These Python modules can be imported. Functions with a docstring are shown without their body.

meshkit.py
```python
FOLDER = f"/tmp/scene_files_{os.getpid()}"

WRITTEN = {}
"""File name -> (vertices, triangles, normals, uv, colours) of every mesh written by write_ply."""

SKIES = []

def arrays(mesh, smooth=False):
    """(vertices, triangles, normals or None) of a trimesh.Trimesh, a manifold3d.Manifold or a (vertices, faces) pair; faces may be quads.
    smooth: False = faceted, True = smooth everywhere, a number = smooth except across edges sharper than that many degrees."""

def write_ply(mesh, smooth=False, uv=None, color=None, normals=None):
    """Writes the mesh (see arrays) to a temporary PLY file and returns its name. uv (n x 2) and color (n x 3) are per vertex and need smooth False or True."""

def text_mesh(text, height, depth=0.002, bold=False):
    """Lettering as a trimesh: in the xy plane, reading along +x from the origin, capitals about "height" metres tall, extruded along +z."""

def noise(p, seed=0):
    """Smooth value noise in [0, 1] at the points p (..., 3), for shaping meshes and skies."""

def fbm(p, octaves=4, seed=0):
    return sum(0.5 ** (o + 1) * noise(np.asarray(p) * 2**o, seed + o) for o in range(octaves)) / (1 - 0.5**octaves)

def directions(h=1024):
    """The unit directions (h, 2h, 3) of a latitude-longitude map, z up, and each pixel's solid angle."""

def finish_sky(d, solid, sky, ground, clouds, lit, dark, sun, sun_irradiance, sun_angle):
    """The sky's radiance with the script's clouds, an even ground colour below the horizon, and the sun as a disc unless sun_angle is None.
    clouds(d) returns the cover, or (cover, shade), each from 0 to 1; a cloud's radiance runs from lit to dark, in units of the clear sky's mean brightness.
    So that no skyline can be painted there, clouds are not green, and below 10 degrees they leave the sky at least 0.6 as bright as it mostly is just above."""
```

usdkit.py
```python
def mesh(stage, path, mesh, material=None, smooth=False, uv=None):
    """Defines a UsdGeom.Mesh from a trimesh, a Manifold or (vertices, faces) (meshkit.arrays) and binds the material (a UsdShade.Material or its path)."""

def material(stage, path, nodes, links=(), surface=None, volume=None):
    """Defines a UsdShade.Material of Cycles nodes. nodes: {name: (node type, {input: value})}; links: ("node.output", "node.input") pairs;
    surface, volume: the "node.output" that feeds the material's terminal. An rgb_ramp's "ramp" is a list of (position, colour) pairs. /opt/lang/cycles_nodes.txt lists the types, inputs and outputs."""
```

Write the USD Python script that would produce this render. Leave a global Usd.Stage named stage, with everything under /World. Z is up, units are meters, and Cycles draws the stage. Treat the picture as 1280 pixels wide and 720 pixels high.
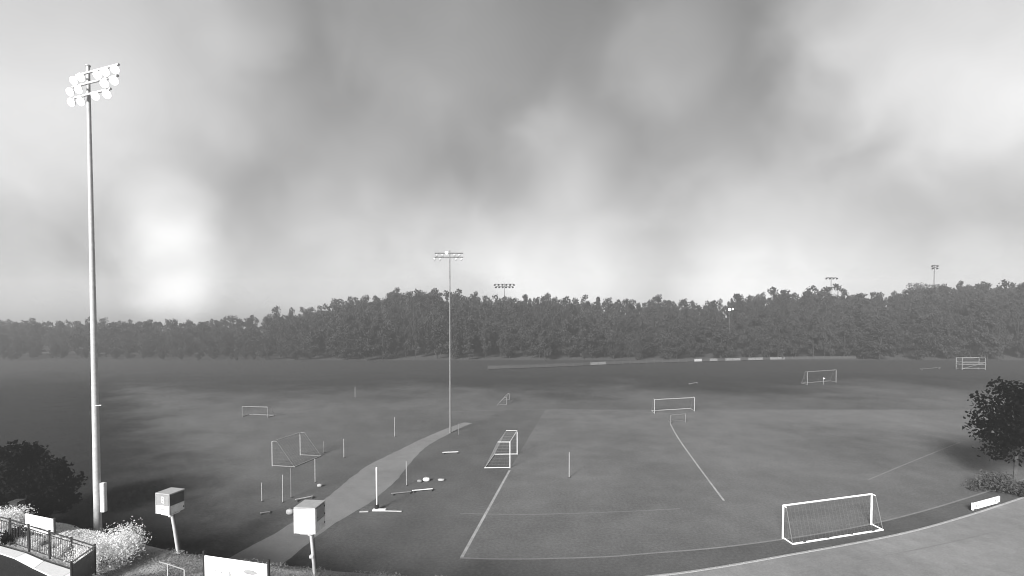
import math, random
import numpy as np, trimesh, usdkit, meshkit
from pxr import Usd, UsdGeom, UsdLux, UsdShade, Gf, Vt, Sdf
from shapely.geometry import Polygon

stage = Usd.Stage.CreateInMemory()
UsdGeom.SetStageUpAxis(stage, 'Z')
UsdGeom.Xform.Define(stage, '/World')
UsdGeom.Scope.Define(stage, '/World/Looks')
rng = np.random.default_rng(7)
random.seed(7)

# ------------------------------------------------------------------ camera
CAM_H, PITCH, FOC = 14.5, math.radians(1.5), 640.0
HORIZON = 399
SHIFT = HORIZON - (360 - FOC * math.tan(PITCH))
cam = UsdGeom.Camera.Define(stage, '/World/camera')
cam.CreateHorizontalApertureAttr(36.0)
cam.CreateVerticalApertureAttr(36.0 * 9 / 16)
cam.CreateFocalLengthAttr(18.0)
cam.CreateVerticalApertureOffsetAttr(SHIFT * 36 / 1280)
cam.CreateClippingRangeAttr(Gf.Vec2f(0.1, 5000))
cam.AddTranslateOp().Set(Gf.Vec3d(0, 0, CAM_H))
cam.AddRotateXOp().Set(90 - math.degrees(PITCH))
EXPOSURE = 2.8
cam.CreateExposureAttr(EXPOSURE)

# ------------------------------------------------------------------ light
SUN = np.array([-0.42, -0.80, 0.42]); SUN /= np.linalg.norm(SUN)
SUN_EL, SUN_ROT = math.asin(SUN[2]), math.atan2(SUN[0], SUN[1])
SKY_STRENGTH, SUN_I = 0.0135, 0.4


def ray(u, v):
    """direction of the photograph's measurement (u, v), 1280 x 720, from the camera"""
    a, b = (u - 640) / FOC, -(v - 360 - SHIFT) / FOC
    return np.array([a, math.cos(PITCH) + b * math.sin(PITCH), -math.sin(PITCH) + b * math.cos(PITCH)])


def G(u, v, z=0.0):
    d = ray(u, v)
    t = (z - CAM_H) / d[2]
    return np.array([d[0] * t, d[1] * t, z])


def P(u, v, y):
    d = ray(u, v)
    t = y / d[1]
    return np.array([d[0] * t, y, CAM_H + d[2] * t])


def mat(name, nodes, links=(), surface='p.BSDF', volume=None):
    return usdkit.material(stage, '/World/Looks/' + name, nodes, links, surface=surface, volume=volume)


def unit(u, v):
    d = ray(u, v)
    return d / np.linalg.norm(d)


# sky: the physical sky seen by a monochrome night camera, with a broken veil of soft cloud and painted lens glare
sky_nodes = {
    's': ('sky_texture', {'sky_type': 'single_scattering', 'sun_disc': False, 'sun_elevation': SUN_EL, 'sun_rotation': SUN_ROT}),
    'bw': ('rgb_to_bw', {}),
    'tc': ('texture_coordinate', {}),
    'n1': ('noise_texture', {'scale': 3.0, 'detail': 4.0, 'roughness': 0.45}),
    'n2': ('noise_texture', {'scale': 8.5, 'detail': 3.0, 'roughness': 0.5, 'distortion': 0.4}),
    'r1': ('map_range', {'from_min': 0.36, 'from_max': 0.68, 'to_min': 0.0, 'to_max': 1.0, 'clamp': True}),
    'r2': ('map_range', {'from_min': 0.40, 'from_max': 0.72, 'to_min': 0.0, 'to_max': 1.0, 'clamp': True}),
    'wv': ('vector_math', {'math_type': 'scale', 'scale': 0.09}),
    'wo': ('vector_math', {'math_type': 'add', 'vector2': (-0.045, -0.045, -0.045)}),
    'warp0': ('vector_math', {'math_type': 'add'}), 'wv2': ('vector_math', {'math_type': 'scale', 'scale': 0.08}), 'wo2': ('vector_math', {'math_type': 'add', 'vector2': (-0.04, -0.04, -0.04)}), 'warp': ('vector_math', {'math_type': 'add'}),
    'k1': ('math', {'math_type': 'multiply', 'value2': 0.22}),
    'k2': ('math', {'math_type': 'multiply', 'value2': 0.16}),
    'sum0': ('math', {'math_type': 'add'}),
}
sky_links = [('s.color', 'bw.color'), ('tc.generated', 'n1.vector'), ('tc.generated', 'n2.vector'), ('n1.fac', 'r1.value'), ('n2.fac', 'r2.value'),
             ('n1.color', 'wv.vector1'), ('wv.vector', 'wo.vector1'), ('tc.generated', 'warp0.vector1'), ('wo.vector', 'warp0.vector2'), ('n2.color', 'wv2.vector1'), ('wv2.vector', 'wo2.vector1'), ('warp0.vector', 'warp.vector1'), ('wo2.vector', 'warp.vector2'),
             ('r1.result', 'k1.value1'), ('r2.result', 'k2.value1'), ('k1.value', 'sum0.value1'), ('k2.value', 'sum0.value2')]
# soft lens glare painted into the sky: (u, v) of the middle, angular size, strength
GLARE_PATCHES = [(224, 262, .075, .55), (217, 325, .085, .6), (214, 385, .065, .45), (0, -15, .29, 1.7), (320, 115, .10, .32), (520, 20, .20, .35), (700, 190, .11, .30), (825, 55, .11, .34),
          (1030, -5, .10, .4), (1290, -20, .25, 1.2), (450, 240, .13, .16), (620, 290, .13, .2), (700, 330, .17, .25),
          (950, 320, .19, .22), (1045, 120, .10, .2), (300, 0, .10, .6), (560, 300, .10, .15)]
last = 'sum0.value'
for i, (u, v, rad, k) in enumerate(GLARE_PATCHES):
    d = unit(u, v)
    sky_nodes[f'sub{i}'] = ('vector_math', {'math_type': 'distance', 'vector2': tuple(d)})
    sky_nodes[f'mr{i}'] = ('map_range', {'range_type': 'smoothstep', 'from_min': rad * 0.35, 'from_max': rad * 1.25, 'to_min': k, 'to_max': 0.0})
    sky_nodes[f'add{i}'] = ('math', {'math_type': 'add'})
    sky_links += [('warp.vector', f'sub{i}.vector1'), (f'sub{i}.value', f'mr{i}.value'), (last, f'add{i}.value1'), (f'mr{i}.result', f'add{i}.value2')]
    last = f'add{i}.value'
SKY_CLEAR, SKY_CLOUD_GLARE = 0.84, 1.35
sky_nodes |= {
    'xyz': ('separate_xyz', {}), 'hi': ('map_range', {'range_type': 'smoothstep', 'from_min': 0.12, 'from_max': 0.52, 'to_min': 0.0, 'to_max': 0.22}), 'tot': ('math', {'math_type': 'add'}),
    'amt': ('math', {'math_type': 'multiply_add', 'value2': SKY_CLOUD_GLARE, 'value3': SKY_CLEAR}),
    'mul': ('math', {'math_type': 'multiply'}),
    'bg': ('background_shader', {'strength': SKY_STRENGTH}),
}
sky_links += [('tc.generated', 'xyz.vector'), ('xyz.z', 'hi.value'), (last, 'tot.value1'), ('hi.result', 'tot.value2'), ('tot.value', 'amt.value1'), ('amt.value', 'mul.value1'), ('bw.val', 'mul.value2'), ('mul.value', 'bg.color')]
m_sky = usdkit.material(stage, '/World/Looks/sky_veil', sky_nodes, sky_links, surface='bg.background')
dome = UsdLux.DomeLight.Define(stage, '/World/sky')
dome.CreateIntensityAttr(1.0)
UsdShade.MaterialBindingAPI.Apply(dome.GetPrim()).Bind(m_sky)
dome.GetPrim().SetCustomDataByKey('kind', 'structure')
sun = UsdLux.DistantLight.Define(stage, '/World/sun')
sun.CreateIntensityAttr(SUN_I)
sun.CreateAngleAttr(14.0)
sun.CreateColorAttr(Gf.Vec3f(1.0, 0.995, 0.99))
sun.GetPrim().GetAttribute('inputs:normalize').Set(True) if sun.GetPrim().GetAttribute('inputs:normalize') else sun.CreateNormalizeAttr(True)
q = Gf.Rotation(Gf.Vec3d(0, 0, 1), Gf.Vec3d(*map(float, SUN))).GetQuat()
sun.AddOrientOp(UsdGeom.XformOp.PrecisionDouble).Set(Gf.Quatd(q.GetReal(), q.GetImaginary()))

# ------------------------------------------------------------------ helpers
used = {}


def numbered(base, parent='/World'):
    k = used.get((parent, base), 0)
    used[(parent, base)] = k + 1
    return parent + '/' + (base if k == 0 else f'{base}_{k:03d}')


def tag(prim, label=None, cat=None, group=None, kind=None):
    for k, v in (('label', label), ('category', cat), ('group', group), ('kind', kind)):
        if v:
            prim.SetCustomDataByKey(k, v)
    return prim


def thing(name, label, cat, loc=(0, 0, 0), group=None, rotz=0.0):
    p = numbered(name)
    x = UsdGeom.Xform.Define(stage, p)
    x.AddTranslateOp().Set(Gf.Vec3d(*map(float, loc)))
    if rotz:
        x.AddRotateZOp().Set(math.degrees(rotz))
    tag(x.GetPrim(), label, cat, group)
    return x.GetPrim()


def loc_of(prim):
    m = UsdGeom.XformCache().GetLocalToWorldTransform(prim)
    return np.array(m).T


def obj(name, mesh, m, parent=None, smooth=30, world=False, label=None, cat=None, group=None, kind=None):
    """one Mesh; world=True: the mesh is given in world coordinates and is moved into its parent's frame"""
    if isinstance(mesh, list):
        mesh = trimesh.util.concatenate(mesh)
    path = numbered(name, str(parent.GetPath()) if parent else '/World')
    if world and parent:
        mesh = mesh.copy()
        mesh.apply_transform(np.linalg.inv(loc_of(parent)))
    x = usdkit.mesh(stage, path, mesh, m, smooth=smooth)
    tag(x.GetPrim(), label, cat, group, kind)
    return x.GetPrim()


def box(size, at=(0, 0, 0), rz=0.0):
    b = trimesh.creation.box(size)
    if rz:
        b.apply_transform(trimesh.transformations.rotation_matrix(rz, [0, 0, 1]))
    b.apply_translation(at)
    return b


def cbox(size, at=(0, 0, 0), c=0.02, rz=0.0):
    """box with chamfered edges"""
    s = np.array(size) / 2
    c = min(c, s.min() * 0.45)
    pts = [np.array([sx * (s[0] - (c if k != 0 else 0)), sy * (s[1] - (c if k != 1 else 0)), sz * (s[2] - (c if k != 2 else 0))])
           for sx in (-1, 1) for sy in (-1, 1) for sz in (-1, 1) for k in range(3)]
    b = trimesh.convex.convex_hull(np.array(pts))
    if rz:
        b.apply_transform(trimesh.transformations.rotation_matrix(rz, [0, 0, 1]))
    b.apply_translation(at)
    return b


def tube(pts, r, sides=8, r2=None):
    pts = np.asarray(pts, float)
    n = len(pts)
    rr = np.linspace(r, r if r2 is None else r2, n)
    t = np.gradient(pts, axis=0)
    t /= np.linalg.norm(t, axis=1, keepdims=True)
    ref = np.array([0, 0, 1.0]) if abs(t[0][2]) < 0.9 else np.array([1.0, 0, 0])
    a = np.cross(t, ref); a /= np.linalg.norm(a, axis=1, keepdims=True)
    b = np.cross(t, a)
    ang = np.arange(sides) * 2 * np.pi / sides
    v = pts[:, None] + rr[:, None, None] * (np.cos(ang)[None, :, None] * a[:, None] + np.sin(ang)[None, :, None] * b[:, None])
    v = v.reshape(-1, 3)
    f = []
    for i in range(n - 1):
        for j in range(sides):
            k = (j + 1) % sides
            p, q_, r_, s = i * sides + j, i * sides + k, (i + 1) * sides + k, (i + 1) * sides + j
            f += [(p, q_, r_), (p, r_, s)]
    v = np.vstack([v, pts[0], pts[-1]])
    for j in range(sides):
        k = (j + 1) % sides
        f += [(n * sides, k, j), (n * sides + 1, (n - 1) * sides + j, (n - 1) * sides + k)]
    m = trimesh.Trimesh(v, f, process=False)
    m.fix_normals()
    return m


def leaves(pts, size, r, aspect=1.0):
    """one small randomly turned leaf face (two triangles, folded) at each point"""
    n = len(pts)
    d1 = r.normal(size=(n, 3)); d1 /= np.linalg.norm(d1, axis=1, keepdims=True)
    d2 = np.cross(d1, r.normal(size=(n, 3))); d2 /= np.linalg.norm(d2, axis=1, keepdims=True)
    s = size * r.uniform(0.6, 1.3, (n, 1))
    nrm = np.cross(d1, d2) * s * 0.25
    a, b, c, d = pts - d1 * s, pts + d2 * s * aspect * .6 + nrm, pts + d1 * s, pts - d2 * s * aspect * .6 + nrm
    v = np.stack([a, b, c, d], 1).reshape(-1, 3)
    i = np.arange(n)[:, None] * 4
    f = np.concatenate([i + [0, 1, 2], i + [0, 2, 3]], 0)
    return trimesh.Trimesh(v, f, process=False)


def sheet(poly, z, m, name, parent=None, thick=None, **kw):
    """flat ground sheet from a polygon of (x, y)"""
    p = Polygon([(q_[0], q_[1]) for q_ in poly]).buffer(0)
    if hasattr(p, 'geoms'):
        p = max(p.geoms, key=lambda g: g.area)
    if thick:
        ms = trimesh.creation.extrude_polygon(p, thick, engine='earcut'); ms.apply_translation((0, 0, z - thick))
    else:
        v, f = trimesh.creation.triangulate_polygon(p, engine='earcut')
        v = np.c_[v, np.full(len(v), z)]
        ms = trimesh.Trimesh(v, f, process=False)
        if ms.face_normals[:, 2].mean() < 0:
            ms.invert()
    return obj(name, ms, m, parent, smooth=False, **kw)


def ribbon(pts, w, z):
    pts = np.asarray(pts, float)[:, :2]
    t = np.gradient(pts, axis=0); t /= np.linalg.norm(t, axis=1, keepdims=True)
    nrm = np.c_[-t[:, 1], t[:, 0]] * (w / 2)
    v = np.c_[np.vstack([pts + nrm, pts - nrm]), np.full(2 * len(pts), z)]
    n = len(pts); f = []
    for i in range(n - 1):
        f += [(i, n + i, n + i + 1), (i, n + i + 1, i + 1)]
    return trimesh.Trimesh(v, f, process=False)


def curve(pts, n=40):
    """smooth curve through ground points"""
    from scipy.interpolate import PchipInterpolator
    pts = np.asarray(pts, float)
    s = np.r_[0, np.cumsum(np.linalg.norm(np.diff(pts, axis=0), axis=1))]
    x = np.linspace(0, s[-1], n)
    return np.stack([PchipInterpolator(s, pts[:, k])(x) for k in range(pts.shape[1])], 1)


# ------------------------------------------------------------------ materials (a monochrome camera: all greys)
def g(v):
    return (v, v, v)


def grainy(name, lo, hi, scales=(0.05, 0.7, 9.0), weights=(.4, .3, .3), rough=0.9, bump=0.3, bump_scale=14.0, dist=0.05):
    """grey surface mottled at three sizes, with fine relief"""
    n = {'g': ('geometry', {}), 'p': ('principled_bsdf', {'roughness': rough, 'specular_ior_level': 0.25}),
         'ramp': ('rgb_ramp', {'ramp': [(0.30, g(lo)), (0.52, g((lo + hi) / 2)), (0.72, g(hi))]}),
         'bn': ('noise_texture', {'scale': bump_scale, 'detail': 4.0}), 'b': ('bump', {'strength': bump, 'distance': dist})}
    l = [('g.position', 'bn.vector'), ('bn.fac', 'b.height'), ('b.normal', 'p.normal'), ('ramp.color', 'p.base_color')]
    prev = None
    for i, (s, w) in enumerate(zip(scales, weights)):
        n[f'n{i}'] = ('noise_texture', {'scale': s, 'detail': 4.0, 'roughness': 0.6})
        n[f'm{i}'] = ('math', {'math_type': 'multiply_add', 'value2': w, 'value3': 0.0})
        l += [('g.position', f'n{i}.vector'), (f'n{i}.fac', f'm{i}.value1')]
        if prev:
            l.append((prev, f'm{i}.value3'))
        prev = f'm{i}.value'
    l.append((prev, 'ramp.fac'))
    return mat(name, n, l)


def plain(name, v, rough=0.5, wear=0.12, scale=6.0, metallic=0.0):
    n = {'g': ('geometry', {}), 'n': ('noise_texture', {'scale': scale, 'detail': 5.0, 'roughness': 0.65}),
         'ramp': ('rgb_ramp', {'ramp': [(0.3, g(v * (1 - wear))), (0.7, g(min(v * (1 + wear * .5), .95)))]}),
         'p': ('principled_bsdf', {'roughness': rough, 'metallic': metallic}), 'bb': ('bump', {'strength': 0.08, 'distance': 0.01})}
    return mat(name, n, [('g.position', 'n.vector'), ('n.fac', 'ramp.fac'), ('ramp.color', 'p.base_color'), ('n.fac', 'bb.height'), ('bb.normal', 'p.normal')])


def foliage(name, lo, hi, trans=0.25, scale=1.2):
    n = {'g': ('geometry', {}), 'o': ('object_info', {}), 'n': ('noise_texture', {'scale': scale, 'detail': 3.0}),
         'a': ('math', {'math_type': 'multiply_add', 'value2': 0.5, 'value3': 0.0}), 'c': ('math', {'math_type': 'multiply_add', 'value2': 0.3}),
         'rr': ('math', {'math_type': 'multiply_add', 'value2': 0.10}),
         'ramp': ('rgb_ramp', {'ramp': [(0.2, g(lo)), (0.8, g(hi))]}),
         'd': ('principled_bsdf', {'roughness': 0.7, 'specular_ior_level': 0.06}), 't': ('translucent_bsdf', {}), 'x': ('mix_closure', {'fac': trans})}
    l = [('g.position', 'n.vector'), ('n.fac', 'a.value1'), ('g.random_per_island', 'c.value1'), ('a.value', 'c.value3'), ('o.random', 'rr.value1'), ('c.value', 'rr.value3'),
         ('rr.value', 'ramp.fac'), ('ramp.color', 'd.base_color'), ('ramp.color', 't.color'), ('d.BSDF', 'x.closure1'), ('t.BSDF', 'x.closure2')]
    return mat(name, n, l, surface='x.closure')


M = dict(
    pitch=grainy('pitch_turf', 0.044, 0.170, scales=(0.06, 0.35, 5.0), weights=(.42, .22, .36), bump=.5),
    turf=grainy('turf', 0.032, 0.130, scales=(0.045, 0.35, 5.0), weights=(.42, .22, .36), bump=.5),
    bank=grainy('bank_grass', 0.14, 0.36, scales=(0.35, 1.6, 12.0), weights=(.35, .35, .3), bump=0.7, dist=0.1),
    far_ground=grainy('rough_ground', 0.03, 0.06),
    path=grainy('walkway_gravel', 0.11, 0.21, scales=(0.15, 0.9, 7.0), weights=(.38, .30, .32), bump=0.3),
    track=grainy('paved_strip', 0.11, 0.25, scales=(0.13, 0.9, 7.0), weights=(.42, .28, .30), bump=0.4),
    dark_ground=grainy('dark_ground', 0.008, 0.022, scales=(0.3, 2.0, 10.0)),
    line=grainy('line_paint', 0.13, 0.42, scales=(0.25, 1.8, 12.0), weights=(.35, .35, .3), bump=0.1),
    faint=grainy('worn_line_paint', 0.11, 0.22, scales=(0.2, 1.5, 12.0), bump=0.1),
    white=plain('white_paint', 0.80, 0.4, 0.10),
    white_panel=plain('white_panel', 0.86, 0.5, 0.05, 3.0),
    offwhite=plain('weathered_white_paint', 0.52, 0.5, 0.2),
    mast_grey=plain('dull_mast_steel', 0.12, 0.6, 0.2),
    dullwhite=plain('dull_white_paint', 0.28, 0.6, 0.2),
    faint_grey=plain('faint_grey_paint', 0.145, 0.6, 0.2),
    grey=plain('grey_panel', 0.27, 0.5, 0.15),
    midgrey=plain('mid_grey_metal', 0.20, 0.5, 0.15),
    galv=plain('galvanised_steel', 0.36, 0.45, 0.18, 4.0),
    dark=plain('black_powder_coat', 0.010, 0.5, 0.2),
    charcoal=plain('charcoal_metal', 0.045, 0.55, 0.2),
    ink=plain('printed_grey', 0.22, 0.7, 0.3),
    slab_a=plain('concrete_grey', 0.50, 0.85, 0.12, 9.0),
    slab_b=plain('concrete_pale', 0.66, 0.85, 0.10, 9.0),
    slab_c=plain('concrete_mid', 0.56, 0.85, 0.12, 9.0),
    kerb=plain('kerb_concrete', 0.26, 0.85, 0.2, 9.0),
    net=plain('net_cord', 0.13, 0.9, 0.1),
    lens=mat('lamp_glass', {'p': ('principled_bsdf', {'base_color': g(0.85), 'roughness': 0.12, 'metallic': 0.0, 'coat_weight': 0.6})}),
    bark=plain('bark', 0.06, 0.9, 0.4),
    wood_leaf=foliage('wood_leaves', 0.028, 0.070, 0.2, 0.15),
    dark_leaf=foliage('dark_leaves', 0.001, 0.005, 0.05),
    mid_leaf=foliage('mid_leaves', 0.05, 0.16, 0.25),
    bank_leaf=foliage('bank_leaves', 0.14, 0.42, 0.25, 0.8),
    pale_leaf=foliage('pale_leaves', 0.72, 0.93, 0.42, 2.5),
    glow=mat('lamp_glow', {'e': ('emission', {'color': g(1.0), 'strength': 2.2})}, surface='e.emission'),
)

# ------------------------------------------------------------------ setting: ground
R = 590.0
sheet([(-R, -60), (R, -60), (R, R - 20), (-R, R - 20)], -0.03, M['far_ground'], 'ground', kind='structure')
TZ = 5.0                                        # the viewing terrace on the left stands this much above the field
far_y = 178.0
sheet([(-170, 8), (170, 8), (170, far_y), (-170, far_y)], 0.0, M['turf'], 'playing_field', kind='structure')

# wooded rise behind the field
xs = np.linspace(-520, 520, 70); ys = np.linspace(180, 520, 30)
PROFILE = np.array([(-400, 398), (0, 398), (100, 398), (200, 397), (280, 399), (292, 401), (312, 398), (330, 393), (350, 386), (375, 386), (400, 378), (440, 370), (480, 363), (500, 362),
                    (560, 361), (600, 366), (640, 370), (660, 368), (700, 369), (760, 373), (800, 373), (860, 371), (880, 372), (900, 371), (930, 366), (960, 364), (1000, 362), (1030, 361),
                    (1060, 363), (1080, 365), (1110, 363), (1140, 358), (1170, 356), (1200, 353), (1240, 350), (1280, 349), (1700, 346)], float)


def skyline(u):
    return np.interp(u, PROFILE[:, 0], PROFILE[:, 1])


gx, gy = np.meshgrid(xs, ys)
gu = 640 + FOC * gx / gy
top = np.array([P(u, v, y)[2] for u, v, y in zip(gu.ravel(), skyline(gu.ravel()), np.full(gu.size, 275.0))]).reshape(gu.shape)
gz = np.clip((gy - 184) / 90, 0, 1) ** 1.2 * np.maximum(top - 17, 0) + 2.5 * (meshkit.fbm(np.stack([gx / 40, gy / 40, gx * 0], -1), 3) - 0.5) * np.clip((gy - 184) / 30, 0, 1) - 0.02
ny, nx = gx.shape
idx = np.arange(nx * ny).reshape(ny, nx)
fq = np.stack([idx[:-1, :-1], idx[:-1, 1:], idx[1:, 1:], idx[1:, :-1]], -1).reshape(-1, 4)
hill_v = np.stack([gx, gy, gz], -1).reshape(-1, 3)
obj('wooded_hill', trimesh.Trimesh(hill_v, np.vstack([fq[:, [0, 1, 2]], fq[:, [0, 2, 3]]]), process=False), M['far_ground'], smooth=True, kind='structure')


def hill_z(x, y):
    i = np.clip((y - ys[0]) / (ys[1] - ys[0]), 0, ny - 1.001); j = np.clip((x - xs[0]) / (xs[1] - xs[0]), 0, nx - 1.001)
    a, b = int(i), int(j); s, t = i - a, j - b
    return (gz[a, b] * (1 - s) * (1 - t) + gz[a + 1, b] * s * (1 - t) + gz[a, b + 1] * (1 - s) * t + gz[a + 1, b + 1] * s * t) if y > ys[0] else 0.0


def ragged(px, amp, seed):
    c_ = curve([G(*p) for p in px], 90)
    k_ = np.c_[c_[:, :2] * 1.1, np.full(len(c_), float(seed))]
    return list(c_ + np.c_[(meshkit.fbm(k_, 3, seed) - .5) * amp * 2, np.zeros((len(c_), 2))])


# camera vignette painted dark along the left edge, fading raggedly into the turf
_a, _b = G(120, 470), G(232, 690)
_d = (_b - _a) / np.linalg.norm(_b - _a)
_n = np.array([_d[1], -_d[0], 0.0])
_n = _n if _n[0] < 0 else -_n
m_vignette = mat('vignette_shade', {
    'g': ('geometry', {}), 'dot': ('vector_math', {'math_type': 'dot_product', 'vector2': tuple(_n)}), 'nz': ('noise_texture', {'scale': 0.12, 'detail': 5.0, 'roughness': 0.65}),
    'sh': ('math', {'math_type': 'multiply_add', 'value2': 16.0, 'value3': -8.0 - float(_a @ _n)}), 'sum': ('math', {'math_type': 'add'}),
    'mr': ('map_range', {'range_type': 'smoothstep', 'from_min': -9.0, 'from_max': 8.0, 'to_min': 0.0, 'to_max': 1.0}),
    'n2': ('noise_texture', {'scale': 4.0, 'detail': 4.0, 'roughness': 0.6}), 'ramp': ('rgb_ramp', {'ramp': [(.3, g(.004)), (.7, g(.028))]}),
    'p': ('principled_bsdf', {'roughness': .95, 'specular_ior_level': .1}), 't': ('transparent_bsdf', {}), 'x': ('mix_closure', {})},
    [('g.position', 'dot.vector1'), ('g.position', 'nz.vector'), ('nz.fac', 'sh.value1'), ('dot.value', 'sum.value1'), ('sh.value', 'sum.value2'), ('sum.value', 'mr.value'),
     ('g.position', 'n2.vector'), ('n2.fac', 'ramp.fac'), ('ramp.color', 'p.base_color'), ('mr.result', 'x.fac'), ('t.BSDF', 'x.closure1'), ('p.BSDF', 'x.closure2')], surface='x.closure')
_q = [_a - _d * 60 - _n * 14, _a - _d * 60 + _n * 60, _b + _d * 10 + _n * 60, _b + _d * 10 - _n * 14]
sheet(_q, 0.004, m_vignette, 'unmown_strip', kind='structure')

m_falloff = mat('far_light_falloff', {  # light falloff over distance, painted as a darkening sheet on the far field
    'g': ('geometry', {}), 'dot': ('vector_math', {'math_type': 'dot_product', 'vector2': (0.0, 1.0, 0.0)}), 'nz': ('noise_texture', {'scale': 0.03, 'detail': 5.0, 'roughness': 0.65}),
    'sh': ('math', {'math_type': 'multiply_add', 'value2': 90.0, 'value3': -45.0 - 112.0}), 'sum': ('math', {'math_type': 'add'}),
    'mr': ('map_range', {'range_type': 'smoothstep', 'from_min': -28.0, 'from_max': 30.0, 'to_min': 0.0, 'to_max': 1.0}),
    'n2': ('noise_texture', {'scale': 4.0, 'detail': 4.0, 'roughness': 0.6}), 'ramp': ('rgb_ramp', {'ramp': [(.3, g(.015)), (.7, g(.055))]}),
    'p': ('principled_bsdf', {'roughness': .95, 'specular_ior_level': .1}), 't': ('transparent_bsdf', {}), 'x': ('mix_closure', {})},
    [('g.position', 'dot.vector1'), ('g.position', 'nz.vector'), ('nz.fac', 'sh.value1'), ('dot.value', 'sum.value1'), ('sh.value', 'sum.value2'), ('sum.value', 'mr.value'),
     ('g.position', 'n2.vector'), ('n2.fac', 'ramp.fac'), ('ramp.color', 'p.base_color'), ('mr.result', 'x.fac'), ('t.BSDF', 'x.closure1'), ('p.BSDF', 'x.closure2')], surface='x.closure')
sheet([(-230, 62), (230, 62), (230, 215), (-230, 215)], 0.010, m_falloff, 'far_rough_grass', kind='structure')

# the pitch itself, painted a little paler to copy light falling off with distance
pl = [(575, 697.5), (590, 674), (612, 634), (637, 588), (650, 565), (668, 535), (682, 512)]
pr = [(1000, 512), (1420, 512), (1420, 565), (1300, 592), (1220, 619), (1150, 640), (1080, 657), (980, 674), (880, 686.5), (810, 692), (760, 696), (700, 698), (640, 699)]
sheet(ragged(pl, .05, 5) + [G(*p) for p in pr], 0.006, M['pitch'], 'pitch', kind='structure')

# diagonal walkway across the field's left side
left_e = [(240, 722), (300, 690), (345, 666), (385, 640), (455, 585), (500, 562), (540, 543), (580, 528)]
right_e = [(590, 529), (556, 545), (524, 566), (490, 606), (460, 630), (410, 660), (380, 684), (330, 722)]
sheet(ragged(left_e, .14, 3) + ragged(right_e, .14, 4), 0.008, M['path'], 'walkway', kind='structure')

# field lines
lines = thing('field_markings', 'thin white painted lines on the dark turf of the pitch', 'field lines')
tag(lines, kind='structure')


def fline(pts, w, m):
    obj('line', ribbon(curve([G(*p) for p in pts], 48), w, 0.012), m, lines, smooth=False)


fline([(637, 588), (577, 697)], 0.20, M['line'])
fline([(575, 697.5), (640, 699), (700, 698), (760, 696), (810, 692), (880, 686.5), (980, 674), (1080, 657), (1150, 640), (1220, 619), (1300, 592)], 0.16, M['faint'])
fline([(838, 530), (848, 548), (862, 568), (905, 626)], 0.17, M['line'])
fline([(575, 642), (660, 643), (740, 641), (850, 636)], 0.10, M['faint'])
fline([(560, 515), (700, 512), (860, 519)], 0.12, M['faint'])
fline([(1085, 600), (1140, 577), (1200, 553)], 0.12, M['faint'])

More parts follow.
